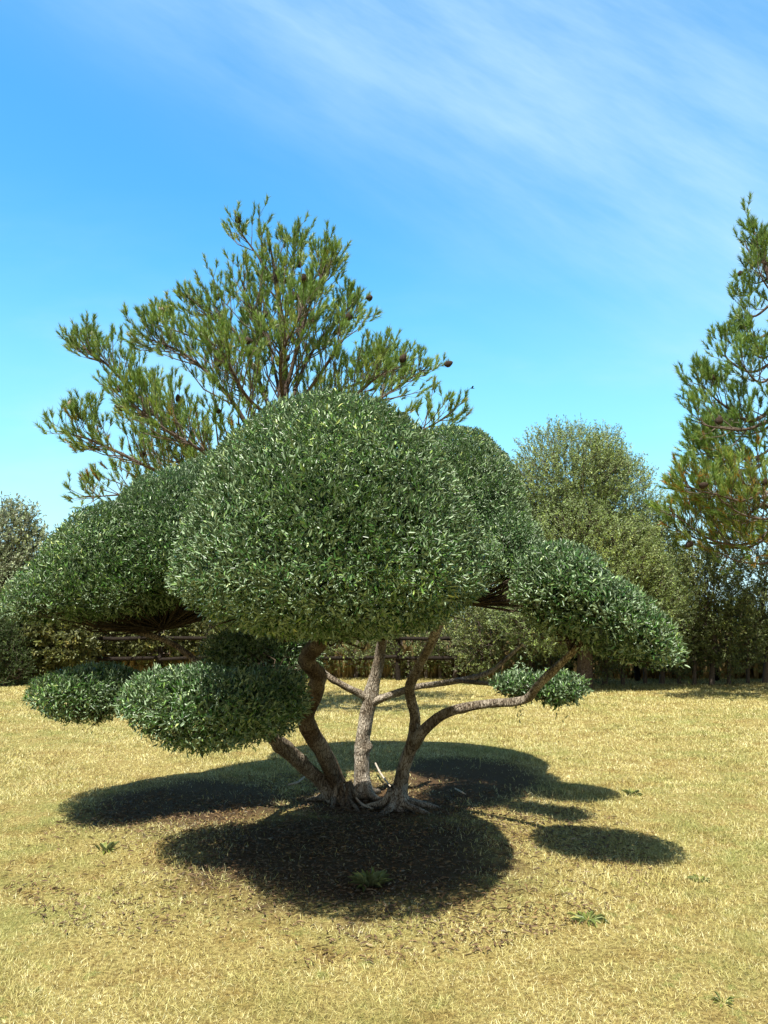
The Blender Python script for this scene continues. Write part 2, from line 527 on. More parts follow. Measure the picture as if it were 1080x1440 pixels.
def build_litter():
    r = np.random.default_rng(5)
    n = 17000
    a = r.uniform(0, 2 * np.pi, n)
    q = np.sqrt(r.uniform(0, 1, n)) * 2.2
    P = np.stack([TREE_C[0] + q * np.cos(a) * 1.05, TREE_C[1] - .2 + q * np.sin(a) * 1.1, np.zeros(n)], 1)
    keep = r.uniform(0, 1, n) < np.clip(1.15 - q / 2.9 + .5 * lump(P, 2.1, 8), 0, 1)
    P = P[keep]
    n = len(P)
    P[:, 2] = gz(P) + r.uniform(.003, .02, n)
    az = r.uniform(0, 2 * np.pi, n)
    D = np.stack([np.cos(az), np.sin(az), r.normal(0, .25, n)], 1)
    mb = MB()
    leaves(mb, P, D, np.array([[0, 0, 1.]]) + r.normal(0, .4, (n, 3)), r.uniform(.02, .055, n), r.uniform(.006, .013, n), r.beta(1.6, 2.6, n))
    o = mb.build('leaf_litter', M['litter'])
    tag(o, 'brown fallen olive leaves lying on the soil beneath the clipped tree', 'leaf litter', kind='stuff')


build_ground()
build_grass()
build_litter()

# ------------------------------------------------------------------ the clipped olive
def rotm(ry=0.0, rx=0.0, rz=0.0):
    cy, sy = math.cos(ry), math.sin(ry)
    cx, sx = math.cos(rx), math.sin(rx)
    cz, sz = math.cos(rz), math.sin(rz)
    Ry = np.array([[cy, 0, sy], [0, 1, 0], [-sy, 0, cy]])
    Rx = np.array([[1, 0, 0], [0, cx, -sx], [0, sx, cx]])
    Rz = np.array([[cz, -sz, 0], [sz, cz, 0], [0, 0, 1]])
    return Rz @ Rx @ Ry


class Lobe:
    """half dome over a shallow bowl, turned by R"""
    def __init__(s, c, rx, ry, up, dn, ry_rot=0.0, rx_rot=0.0, pw=2.0):
        s.c, s.rx, s.ry, s.up, s.dn, s.R, s.pw = np.asarray(c, float), rx, ry, up, dn, rotm(math.radians(ry_rot), math.radians(rx_rot)), pw

    def local(s, P):
        return (P - s.c) @ s.R

    def inside(s, P, m=1.0):
        q = s.local(P)
        rz = np.where(q[:, 2] > 0, s.up, s.dn)
        return (np.abs(q[:, 0]) / s.rx) ** s.pw + (np.abs(q[:, 1]) / s.ry) ** s.pw + (np.abs(q[:, 2]) / rz) ** s.pw < m

    def sample(s, n, r):
        out_p, out_n = [], []
        got = 0
        while got < n:
            d = sph(n * 2, r)
            rz = np.where(d[:, 2] > 0, s.up, s.dn)
            rad = np.stack([np.full(len(d), s.rx), np.full(len(d), s.ry), rz], 1)
            g = np.linalg.norm(d / rad, axis=1) * s.rx * s.ry * rz
            keep = r.uniform(0, 1, len(d)) < g / g.max()
            d, rad = d[keep], rad[keep]
            k = (np.abs(d) ** s.pw).sum(1) ** (-1 / s.pw)
            p = d * k[:, None] * rad
            nn = unit(np.sign(d) * np.abs(p / rad) ** (s.pw - 1) / rad)
            out_p.append(p)
            out_n.append(nn)
            got += len(p)
        return np.concatenate(out_p)[:n], np.concatenate(out_n)[:n]

    def area(s):
        return 2 * math.pi * ((s.rx * s.ry) ** 1.6 / 3 + (s.rx * s.up) ** 1.6 / 3 + (s.ry * s.up) ** 1.6 / 3) ** (1 / 1.6) * 1.55


def pad(root, origin, lobes, label, seed, dens=8000, leaf=(.023, .047), feed=None, others=()):
    r = np.random.default_rng(seed)
    mb = MB()
    for li, lo in enumerate(lobes):
        n = int(lo.area() * dens)
        p, nn = lo.sample(n, r)
        w = lo.R.T
        under = nn[:, 2] < -.35
        depth = r.exponential(.065, n) - .030
        depth = np.where(under, depth + .03, depth)
        Nw = nn @ w
        P = p @ w + lo.c - Nw * depth[:, None]
        P += Nw * (.022 * lump(P, 6.0, seed) + .018 * lump(P, 21.0, seed + 2))[:, None]
        keep = r.uniform(0, 1, n) < np.where(under, .55, 1.0)
        keep &= ~((lump(P, 19.0, seed + 5) > .34) & (depth < .06) & (r.uniform(0, 1, n) < .85))
        for lj, l2 in enumerate(lobes):
            if lj != li: keep &= ~l2.inside(P, .72)
        P, Nw, depth = P[keep], Nw[keep], depth[keep]
        n = len(P)
        up = np.array([[0, 0, 1.]])
        sw = np.stack([lump(P, 5.0, seed + 11), lump(P, 5.0, seed + 17), lump(P, 5.0, seed + 23)], 1)
        D = unit(Nw * .50 + up * .30 + sw * .45 + sph(n, r) * .78)
        Nf = sph(n, r) * .75 + Nw * .45 + up * .35
        L = r.uniform(leaf[0], leaf[1], n)
        rn = np.clip(r.beta(2, 2.4, n) + .12 * lump(P, 4, seed + 3), 0, 1)
        leaves(mb, P, D, Nf, L, L * r.uniform(.21, .30, n), rn)
        # inner foliage, coloured dark so the gaps look shaded
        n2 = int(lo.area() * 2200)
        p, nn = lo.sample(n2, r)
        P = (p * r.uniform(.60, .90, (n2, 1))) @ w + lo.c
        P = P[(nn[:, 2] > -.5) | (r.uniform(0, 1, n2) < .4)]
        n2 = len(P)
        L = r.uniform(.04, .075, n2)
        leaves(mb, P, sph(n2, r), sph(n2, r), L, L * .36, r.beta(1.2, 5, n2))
    o = mb.build('crown', M['olive_leaf'], root, origin)
    tag(o, label)
    # inner branching that carries the leaves
    tw = MB()
    for lo in lobes:
        f = lo.c - lo.R @ np.array([0, 0, lo.dn * .6]) if feed is None else np.asarray(feed)
        k = int(26 + 26 * lo.rx)
        p, nn = lo.sample(k, r)
        E = (p * r.uniform(.80, .97, (k, 1))) @ lo.R.T + lo.c
        Q = f + (E - f) * .5 + np.array([0, 0, -.05]) + r.normal(0, .05, (k, 3)) * lo.rx
        Q2 = f + (E - f) * .8 + r.normal(0, .03, (k, 3))
        rr = .006 * lo.rx + .005
        segs(tw, np.repeat(f[None], k, 0), Q, rr, rr * .7)
        segs(tw, Q, Q2, rr * .7, rr * .45)
        segs(tw, Q2, E, rr * .45, .0025)
        for j in range(3):
            E2 = Q2 + (E - Q2) * r.uniform(.5, 1.2, (k, 1)) + r.normal(0, .09, (k, 3)) * min(1, lo.rx)
            segs(tw, Q2, E2, rr * .35, .002)
    t = tw.build('twigs', M['dark_twig'], o, (0, 0, 0))
    for v in (t.data,):
        co = np.empty(len(v.vertices) * 3, np.float32)
        v.vertices.foreach_get('co', co)
        co = co.reshape(-1, 3) - np.asarray(origin, np.float32)
        v.vertices.foreach_set('co', co.ravel())
    return o


M['tan_bark'] = bark_mat('tan_olive_bark', (.15, .115, .08), (.39, .33, .245), (.48, .42, .33), 2.2, .9, .3)
M['pale_bark'] = bark_mat('pale_olive_bark', (.20, .15, .10), (.48, .41, .31), (.60, .53, .42), 3.0, 1.0, .3)


def build_clipped_olive():
    base = np.array([*ground(515, 1132)[:2], 0])
    root = thing('clipped_olive_tree', 'olive tree clipped into rounded cloud pads on four twisting stems, standing alone on the lawn', 'tree', base)

    def stem(name, label, pts, radii, sides=18, rough=.16, flare=0., seed=1, bark='olive_bark'):
        mb = MB()
        pp = [p if len(p) == 3 and isinstance(p, np.ndarray) else at(*p) for p in pts]
        tube(mb, pp, np.asarray(radii) * .77, sides, .02, rough, flare, seed=seed)
        if name == 'trunk':                      # surface roots running out into the soil
            rr_ = np.random.default_rng(seed + 50)
            for a in rr_.uniform(0, .9, 5) + np.arange(5) * 1.257:
                o_, q = np.array([math.cos(a), math.sin(a), 0]), rr_.uniform(.22, .42)
                b0 = pp[0] * [1, 1, 0]
                sd_ = np.array([-o_[1], o_[0], 0]) * rr_.normal(0, .05)
                tube(mb, [b0 + o_ * radii[0] * .35 + [0, 0, .16], b0 + o_ * radii[0] * .95 + [0, 0, .05], b0 + o_ * q * .7 + sd_ + [0, 0, .008], b0 + o_ * q + sd_ * 2 - [0, 0, .03]],
                     [radii[0] * .36, radii[0] * .32, radii[0] * .20, .012], 9, .02, .12, seed=seed + int(a * 10))
        o = mb.build(name, M[bark], root, base, smooth=True)
        if label: tag(o, label)
        return o
    gb = lambda px, py, dz=-.06: ground(px, py) + np.array([0, 0, dz])
    stem('trunk', 'brown S shaped stem', [gb(482, 1126), (470, 1095, 7.3), (452, 1055, 7.1), (430, 1012, 6.85), (443, 975, 6.6), (447, 950, 6.4), (431, 925, 6.2), (452, 900, 5.9), (470, 860, 5.5), (478, 800, 5.2)],
         [.115, .108, .10, .095, .088, .082, .08, .072, .06, .045], flare=.12, seed=3)
    stem('trunk', 'pale upright forked stem', [gb(510, 1122), (509, 1085, 7.45), (510, 1045, 7.45), (515, 1010, 7.45), (522, 978, 7.45), (529, 945, 7.4), (536, 905, 7.3), (545, 850, 7.0), (560, 760, 7.0)],
         [.105, .098, .092, .085, .09, .07, .06, .05, .035], flare=.2, seed=5, bark='pale_bark')
    stem('limb', 'left fork stub', [(519, 985, 7.45), (505, 975, 7.40), (482, 963, 7.35), (455, 945, 7.4), (420, 905, 7.3), (380, 860, 7.1)], [.05, .042, .038, .033, .03, .02], 12, .1, seed=7, bark='pale_bark')
    stem('limb', 'right fork limb', [(522, 990, 7.45), (545, 979, 7.4), (585, 966, 7.5), (640, 958, 7.6), (690, 944, 7.7), (735, 905, 7.6)], [.05, .042, .036, .034, .03, .02], 12, .1, seed=9, bark='pale_bark')
    stem('trunk', 'grey right hand stem', [gb(558, 1136), (562, 1105, 7.1), (569, 1075, 7.05), (581, 1042, 7.0)], [.11, .085, .075, .072], flare=.45, seed=11, bark='tan_bark')
    stem('limb', 'rising limb of the right stem', [(579, 1050, 7.02), (584, 1015, 6.95), (579, 985, 6.85), (577, 965, 6.75), (590, 935, 6.55), (609, 900, 6.3), (628, 850, 6.2), (640, 790, 6.2)],
         [.06, .058, .054, .056, .05, .045, .04, .03], 16, .14, seed=13, bark='tan_bark')
    stem('limb', 'long bowed limb reaching right', [(579, 1050, 7.02), (600, 1023, 6.8), (632, 1001, 6.55), (685, 990, 6.25), (738, 985, 5.95), (757, 963, 5.8), (800, 921, 5.5), (835, 880, 5.3)],
         [.06, .057, .052, .046, .042, .038, .032, .022], 14, .18, seed=15, bark='tan_bark')
    stem('trunk', 'thick pale leaning stem', [gb(478, 1128), (452, 1100, 7.25), (425, 1076, 7.05), (400, 1052, 6.85), (376, 1028, 6.7), (345, 995, 6.65)],
         [.080, .082, .086, .090, .075, .055], flare=.1, seed=17, bark='tan_bark')
    stem('limb', 'dark limb rising to the sloping pad', [(352, 1002, 6.66), (320, 968, 6.62), (290, 944, 6.6), (266, 922, 6.65), (240, 904, 6.7), (200, 890, 6.7), (130, 878, 6.6), (90, 862, 6.5)],
         [.06, .048, .04, .036, .033, .03, .024, .014], 12, .14, seed=18)
    stem('limb', 'low limb to the front left pad', [(385, 1038, 6.75), (350, 1020, 6.2), (310, 1005, 5.6)], [.06, .045, .025], 12, .1, seed=19)
    stem('limb', 'thin drooping limb to the small right pad', [(640, 957, 7.6), (690, 962, 7.0), (712, 972, 6.6), (760, 968, 6.4)], [.025, .022, .018, .012], 8, .1, seed=21)

    K = 1 / FPX
    def lobe(px, py, Y, rxp, upp, dnp, ry, rot=0., rxr=0., pw=2.0):
        s = Y * K * 1.01
        return Lobe(at(px, py, Y), rxp * s, ry, upp * s, dnp * s, rot, rxr, pw)
    pads = [
        ([lobe(468, 826, 4.98, 201, 260, 74, 1.42, 0, 0, 1.93)], 'largest dome at the front', 101, (452, 890, 5.6)),
        ([lobe(114, 850, 6.5, 94, 66, 22, .74, -8), lobe(182, 838, 6.7, 112, 126, 32, .98, -8), lobe(262, 812, 6.9, 106, 146, 40, 1.05, -8), lobe(322, 785, 7.3, 104, 146, 60, 1.0, -4)], 'long sloping pad at the left', 103, (230, 885, 6.75)),
        ([lobe(626, 752, 7.9, 110, 148, 40, 1.1, 6)], 'high dome behind the front one', 105, (600, 780, 7.6)),
        ([lobe(704, 788, 7.2, 52, 68, 30, .60, 14), lobe(782, 822, 6.7, 72, 46, 30, .42, 12), lobe(628, 800, 6.5, 78, 60, 34, .5, 0)], 'dark pad tucked behind the front dome', 107, (660, 850, 6.7)),
        ([lobe(838, 866, 5.10, 122, 54, 42, .46, 31, 0, 2.0), lobe(788, 832, 5.10, 58, 64, 62, .42, 10)], 'drooping wedge shaped pad at the right', 109, (810, 900, 5.45)),
        ([lobe(784, 970, 6.3, 35, 22, 22, .26, 0), lobe(732, 966, 6.5, 38, 17, 15, .24, 4)], 'small low pad at the right', 111, (755, 968, 6.4)),
        ([lobe(286, 994, 5.35, 108, 48, 58, .54, 5), lobe(372, 990, 5.8, 58, 44, 46, .42)], 'low rounded pad at the front left', 113, (320, 1005, 5.65)),
        ([lobe(124, 978, 6.35, 72, 38, 34, .48, 0)], 'low flat pad at the far left', 115, (160, 985, 6.4)),
        ([lobe(365, 925, 7.3, 80, 40, 56, .42, 0)], 'shaded pad under the front dome', 117, (380, 960, 6.6)),
        ([lobe(520, 800, 8.6, 190, 140, 50, 1.0, 0)], 'hidden dome at the back', 119, (540, 850, 8.0)),
    ]
    for lobes, lab, sd, feed in pads:
        pad(root, base, lobes, lab, sd, feed=at(*feed))


build_clipped_olive()

# ------------------------------------------------------------------ pines
def pull(L, c, f):
    c = np.asarray(c)
    return [(([np.asarray(p) + (c - np.asarray(p)) * (f * (i / (len(P) - 1))) for i, p in enumerate(P)]), r) for P, r in L]


def build_pine(label, group, root_xyz, trunk, trunk_r, limbs, seed, shoot=.24, brown=lambda P, r: np.zeros(len(P)), cones=30, old=3, ntw=9.5, up=.55):
    """trunk and limbs: world point lists; twigs and needle tufts grow along the limbs"""
    r = np.random.default_rng(seed)
    root = thing('pine_tree', label, 'tree', root_xyz, group)
    mb = MB()
    tube(mb, trunk, trunk_r, 16, .08, .08, .2, seed=seed)
    mb.build('trunk', M['pine_bark'], root, root_xyz, smooth=True)
    tw = MB()
    nd = MB()
    tips, tdir = [], []
    nt_ = len(trunk)
    for li, (pts, r0) in enumerate(list(limbs) + [(trunk[nt_ // 2:], None)]):
        pts = np.asarray(pts)
        Ln = np.linalg.norm(np.diff(pts, axis=0), axis=1).sum()
        if r0:
            lb = MB()
            tube(lb, pts, np.linspace(r0 * .8, .010, len(pts)), 8, .07, .10, seed=seed + li)
            lb.build('limb', M['pine_limb'], root, root_xyz, smooth=True)
        k = max(5, int(Ln * ntw * r.uniform(.45, 1.4)))
        S = spline(pts, 60)
        T = unit(np.gradient(S, axis=0))
        tt = np.sort(r.uniform(.14, 1.0, k)) ** .9
        idx = np.clip((tt * 59).astype(int), 0, 59)
        B, TB = S[idx], T[idx]
        side = sph(k, r)
        side = unit(side - TB * (side * TB).sum(1, keepdims=True))
        D = unit(TB * .75 + side * .75 + np.array([0, 0, up * .6]))
        bl = (.25 + .85 * (1 - tt)) * r.uniform(.6, 1.2, k) * min(1.0, .35 + Ln * .22) + .12
        mid = B + D * (bl * .55)[:, None]
        D2 = unit(D + np.array([0, 0, up * .7]) + r.normal(0, .18, (k, 3)))
        end = mid + D2 * (bl * .55)[:, None]
        rb = .0035 + .012 * bl
        segs(tw, B, mid, rb, rb * .7)
        segs(tw, mid, end, rb * .7, rb * .4)
        tips.append(end); tdir.append(unit(D2 + np.array([0, 0, up * .6])))
        # forks along each side twig
        m = np.maximum(2, (bl * 7).astype(int))
        rep = np.repeat(np.arange(k), m)
        f = r.uniform(.2, 1.0, len(rep))
        base_ = np.where((f < .5)[:, None], B[rep] + (mid - B)[rep] * (f * 2)[:, None], mid[rep] + (end - mid)[rep] * (f * 2 - 1)[:, None])
        d3 = unit(D2[rep] * .7 + sph(len(rep), r) * .75 + np.array([0, 0, up * .55]))
        l3 = r.uniform(.10, .30, len(rep)) * (.6 + .5 * bl[rep])
        e3 = base_ + d3 * l3[:, None]
        segs(tw, base_, e3, .0045, .0028, 3)
        tips.append(e3); tdir.append(unit(d3 * .8 + np.array([0, 0, up * 1.2])))
        tips.append(S[-1:]); tdir.append(T[-1:])
    P, D = np.concatenate(tips), np.concatenate(tdir)
    ns = len(P)
    tone = np.clip(r.beta(1.3, 1.5, ns) * .66 + brown(P, r), 0, 1)
    # needles: a brush around the last stretch of every shoot
    per = 54
    sl = shoot * r.uniform(.55, 1.15, ns)
    rep = np.repeat(np.arange(ns), per)
    f = r.uniform(-.25, 1, len(rep))
    b = P[rep] + D[rep] * (sl[rep] * f * .62)[:, None]
    nd_dir = unit(D[rep] * r.uniform(.55, 1.15, (len(rep), 1)) + sph(len(rep), r) * .50)
    nl = r.uniform(.07, .125, len(rep)) * (shoot / .24)
    tip = b + nd_dir * nl[:, None]
    S_ = unit(np.cross(nd_dir, sph(len(rep), r)))
    w = .0058 * (shoot / .24)
    V = np.stack([b - S_ * w, b + S_ * w, tip], 1).reshape(-1, 3)
    F = np.arange(len(V)).reshape(-1, 3)
    nd.put(V, F, np.clip(tone[rep] + r.normal(0, .05, len(rep)), 0, 1))
    segs(tw, P, P + D * (sl * .6)[:, None], .003, .002, 3)
    nd.build('crown', M['needle'], root, root_xyz)
    tw.build('twigs', M['twig'], root, root_xyz)
    # cones sit on the twigs
    pick = r.choice(ns, cones + old, replace=False)
    for j, i in enumerate(pick):
        cb = MB()
        ax = unit(D[i] + r.normal(0, .6, 3))
        c0 = P[i] + sph(1, r)[0] * .03
        h = r.uniform(.12, .17) * (shoot / .24)
        tube(cb, [c0, c0 + ax * h * .2, c0 + ax * h * .5, c0 + ax * h * .85, c0 + ax * h], [.014, h * .30, h * .34, h * .18, .006], 9, h / 10, .18, seed=int(i))
        o = cb.build('pine_cone', M['cone'] if j < cones else M['old_cone'], root, root_xyz, smooth=False)
        if j >= cones: tag(o, 'pale weathered cone')
    return root


def build_pines():
    r = np.random.default_rng(21)
    Y = 13.0
    A = lambda px, py, d=0.: at(px, py, Y + d)
    base = np.array([*at(368, 1000, Y)[:2], 0])
    trunk = [base + [0, 0, -.1], A(369, 930), A(372, 860), A(385, 760), A(394, 650), A(399, 550), A(396, 460), A(388, 395), A(380, 345)]
    tr = [.30, .27, .25, .17, .12, .085, .055, .035, .015]
    L = [
        ([A(385, 750), A(300, 700, -.4), A(205, 660, -.8), A(120, 622, -1.), A(66, 606, -1.1)], .06),
        ([A(386, 735), A(285, 655, .5), A(200, 570, .7), A(130, 500, .9), A(96, 476, 1.)], .06),
        ([A(385, 755), A(300, 722, .6), A(190, 700, 1.), A(100, 704, 1.2)], .05),
        ([A(390, 700), A(300, 645, -1.), A(220, 600, -1.5), A(165, 560, -1.7)], .05),
        ([A(392, 690), A(330, 570, -.4), A(260, 495, -.6), A(186, 458, -.7)], .06),
        ([A(394, 660), A(345, 560, .8), A(290, 480, 1.1), A(205, 440, 1.2)], .05),
        ([A(396, 620), A(350, 500, .3), A(312, 440, .4), A(272, 425, .5)], .05),
        ([A(398, 600), A(430, 510, .4), A(470, 450, .6), A(508, 430, .7)], .05),
        ([A(398, 600), A(440, 540, -.6), A(480, 480, -1.), A(500, 450, -1.)], .05),
        ([A(399, 565), A(428, 450, -.3), A(450, 390, -.4), A(462, 352, -.4)], .045),
        ([A(397, 490), A(410, 390, .2), A(418, 322, .2)], .035),
        ([A(390, 400), A(352, 335, .2), A(338, 306, .2)], .03),
        ([A(396, 520), A(350, 420, -.5), A(336, 375, -.6)], .03),
        ([A(392, 690), A(480, 600, .6), A(560, 545, 1.), A(616, 508, 1.2)], .05),
        ([A(390, 710), A(490, 640, -.3), A(590, 610, -.4), A(650, 582, -.4)], .05),
        ([A(392, 680), A(470, 590, -.6), A(520, 540, -.8), A(560, 508, -.9)], .05),
        ([A(396, 640), A(460, 560, 1.2), A(520, 530, 1.6), A(575, 512, 1.8)], .04),
        ([A(399, 575), A(380, 490, 1.), A(370, 430, 1.3), A(375, 400, 1.4)], .04),
        ([A(399, 575), A(395, 500, -1.), A(420, 440, -1.4), A(430, 405, -1.5)], .04),
        ([A(398, 600), A(350, 560, -1.2), A(320, 510, -1.7), A(300, 470, -1.9)], .04),
        ([A(390, 700), A(260, 660, .2), A(220, 600, 1.5), A(200, 550, 1.8)], .04),
    ]
    bz = at(370, 600, Y)[2]

    def brown(P, rr):
        return np.where((P[:, 2] < bz - .2) & (rr.uniform(0, 1, len(P)) < .35), .30, 0.) + .08
    build_pine('airy pine with open branches and cones rising behind the clipped olive', 'pine trees', base, trunk, tr, pull(L, A(390, 640), .085), 31, .25, brown, 36, 4)

    # pine at the right edge, mostly beyond the frame
    Y2 = 17.0
    B = lambda px, py, d=0.: at(px, py, Y2 + d)
    base2 = np.array([*at(1165, 980, Y2)[:2], 0])
    trunk2 = [base2 + [0, 0, -.1], B(1162, 880), B(1150, 760), B(1138, 650), B(1122, 550), B(1102, 460), B(1080, 385), B(1064, 345)]
    tr2 = [.34, .28, .22, .17, .12, .08, .05, .02]
    L2 = [
        ([B(1120, 540), B(1060, 590, -.5), B(1010, 565, -.8), B(972, 530, -.9)], .07),
        ([B(1110, 490), B(1060, 520, .3), B(1020, 500, .4), B(1008, 470, .4)], .05),
        ([B(1130, 600), B(1060, 660, -.6), B(1000, 650, -.9), B(970, 620, -1.)], .06),
        ([B(1135, 640), B(1060, 720, .5), B(1000, 740, .8), B(955, 720, 1.)], .06),
        ([B(1140, 680), B(1070, 760, -.7), B(1000, 770, -1.), B(930, 730, -1.2)], .06),
        ([B(1092, 420), B(1060, 440, .2), B(1040, 420, .2), B(1036, 400, .2)], .04),
        ([B(1080, 370), B(1062, 360, -.2), B(1048, 335, -.2), B(1042, 315, -.2)], .03),
        ([B(1085, 390), B(1060, 390, .5), B(1050, 370, .6)], .03),
        ([B(1100, 450), B(1070, 470, -.8), B(1050, 460, -1.), B(1040, 440, -1.)], .04),
        ([B(1062, 330), B(1058, 310), B(1054, 300)], .02),
        ([B(1145, 720), B(1090, 790, .2), B(1040, 800, .3), B(1000, 790, .3)], .05),
        ([B(1120, 550), B(1080, 600, 1.), B(1040, 610, 1.4), B(1000, 600, 1.6)], .05),
        ([B(1135, 640), B(1090, 690, 1.), B(1040, 690, 1.4), B(990, 680, 1.6)], .05),
        ([B(1112, 500), B(1080, 530, -1.), B(1060, 530, -1.4), B(1035, 500, -1.6)], .05),
        ([B(1120, 540), B(1180, 500, .5), B(1240, 450, .8), B(1290, 420, 1.)], .06),
        ([B(1135, 640), B(1210, 610, -.5), B(1290, 570, -.8), B(1360, 540, -1.)], .06),
        ([B(1145, 720), B(1230, 720, .5), B(1320, 690, .8), B(1400, 670, 1.)], .06),
        ([B(1095, 430), B(1130, 390, -.2), B(1160, 350, -.3)], .04),
        ([B(1140, 680), B(1100, 730, 1.2), B(1060, 740, 1.6), B(1020, 740, 1.8)], .05),
        ([B(1125, 560), B(1060, 600, -1.2), B(1000, 600, -1.8), B(965, 590, -2.)], .05),
        ([B(1125, 580), B(1070, 640, .2), B(1010, 640, .3), B(962, 640, .3)], .05),
        ([B(1130, 620), B(1060, 700, -1.5), B(1000, 700, -2.), B(950, 690, -2.2)], .05),
        ([B(1142, 700), B(1060, 770, 1.), B(990, 770, 1.4), B(925, 750, 1.6)], .05),
        ([B(1105, 470), B(1075, 500, .8), B(1045, 480, 1.1), B(1030, 460, 1.2)], .04),
        ([B(1090, 410), B(1080, 400, -.6), B(1066, 370, -.8), B(1060, 340, -.9)], .03),
        ([B(1085, 400), B(1090, 380, .5), B(1085, 350, .7), B(1078, 320, .8)], .03),
        ([B(1140, 690), B(1090, 730, -1.2), B(1040, 730, -1.7), B(990, 700, -2.)], .05),
    ]
    zb = at(1000, 640, Y2)[2]

    def brown2(P, rr):
        return np.where(P[:, 2] < zb, np.where(rr.uniform(0, 1, len(P)) < .6, .40, .08), .0)
    build_pine('tall dense pine with browning lower needles, cut by the edge of the view', 'pine trees', base2, trunk2, tr2, pull(L2, B(1110, 620), .08), 41, .32, brown2, 24, 2, 7.0)


build_pines()

# ------------------------------------------------------------------ leafy trees and shrubs
def sprigs(mb, tw, blobs, n, length, leaf, per, r, upb=.5, surf=.55, wid=.3, flat=.2):
    """n leafy shoots spread through ellipsoid blobs [(centre, radii)]"""
    vol = np.array([np.prod(b[1]) ** .75 for b in blobs])
    cnt = (n * vol / vol.sum()).astype(int)
    for (c, rad), k in zip(blobs, cnt):
        d = sph(k, r)
        q = np.where(r.uniform(0, 1, k) < surf, r.uniform(.82, 1.0, k), r.uniform(.15, .9, k) ** .6)
        P = c + d * q[:, None] * rad
        P += unit(d) * (np.mean(rad) * .13 * lump(P, 2.6 / max(.3, np.mean(rad) * .6), 3.3))[:, None]
        keep = P[:, 2] > .05
        P, d = P[keep], d[keep]
        k = len(P)
        D = unit(d * .65 + np.array([0, 0, upb]) + sph(k, r) * .55)
        L = length * r.uniform(.5, 1.3, k)
        segs(tw, P - D * (L * .3)[:, None], P + D * (L * .85)[:, None], .005, .002, 3)
        rep = np.repeat(np.arange(k), per)
        f = r.uniform(0, 1, len(rep))
        B = P[rep] + D[rep] * (L[rep] * f)[:, None]
        ld = unit(D[rep] * .6 + sph(len(rep), r) * .8)
        nf = sph(len(rep), r) + np.array([0, 0, .5])
        ll = leaf * r.uniform(.6, 1.25, len(rep))
        tone = np.repeat(np.clip(r.beta(2, 2.3, k) + .12 * lump(P, 1.3, 6), 0, 1), per)
        leaves(mb, B, ld, nf, ll, ll * wid, np.clip(tone + r.normal(0, .1, len(rep)), 0, 1))


def leafy(name, label, cat, group, base, blobs, mat, n, length, leaf, per, stems, seed, bark='twig', wid=.3, upb=.5, surf=.55):
    r = np.random.default_rng(seed)
    root = thing(name, label, cat, base, group)
    mb, tw = MB(), MB()
    sprigs(mb, tw, blobs, n, length, leaf, per, r, upb, surf, wid)
    mb.build('crown', M[mat], root, base)
    for pts, rad in stems:
        sb = MB()
        tube(sb, pts, rad, 9, .08, .1, .2, seed=seed)
        sb.build('trunk', M[bark], root, base, smooth=True)
    for (c, rad) in blobs:
        k = 14
        f = np.asarray(base) + (np.asarray(c) - base) * np.array([.4, .4, .55])
        E = c + sph(k, r) * np.asarray(rad) * r.uniform(.5, .95, (k, 1))
        Q = f + (E - f) * .5 + r.normal(0, .12, (k, 3))
        segs(tw, np.repeat(f[None], k, 0), Q, .03, .02)
        segs(tw, Q, E, .02, .006)
    tw.build('twigs', M['twig'], root, base)
    return root


def blob(px, py, Y, rxp, rzp, ry=None):
    s = Y / FPX
    return at(px, py, Y), np.array([rxp * s, ry if ry else rxp * s * .9, rzp * s])


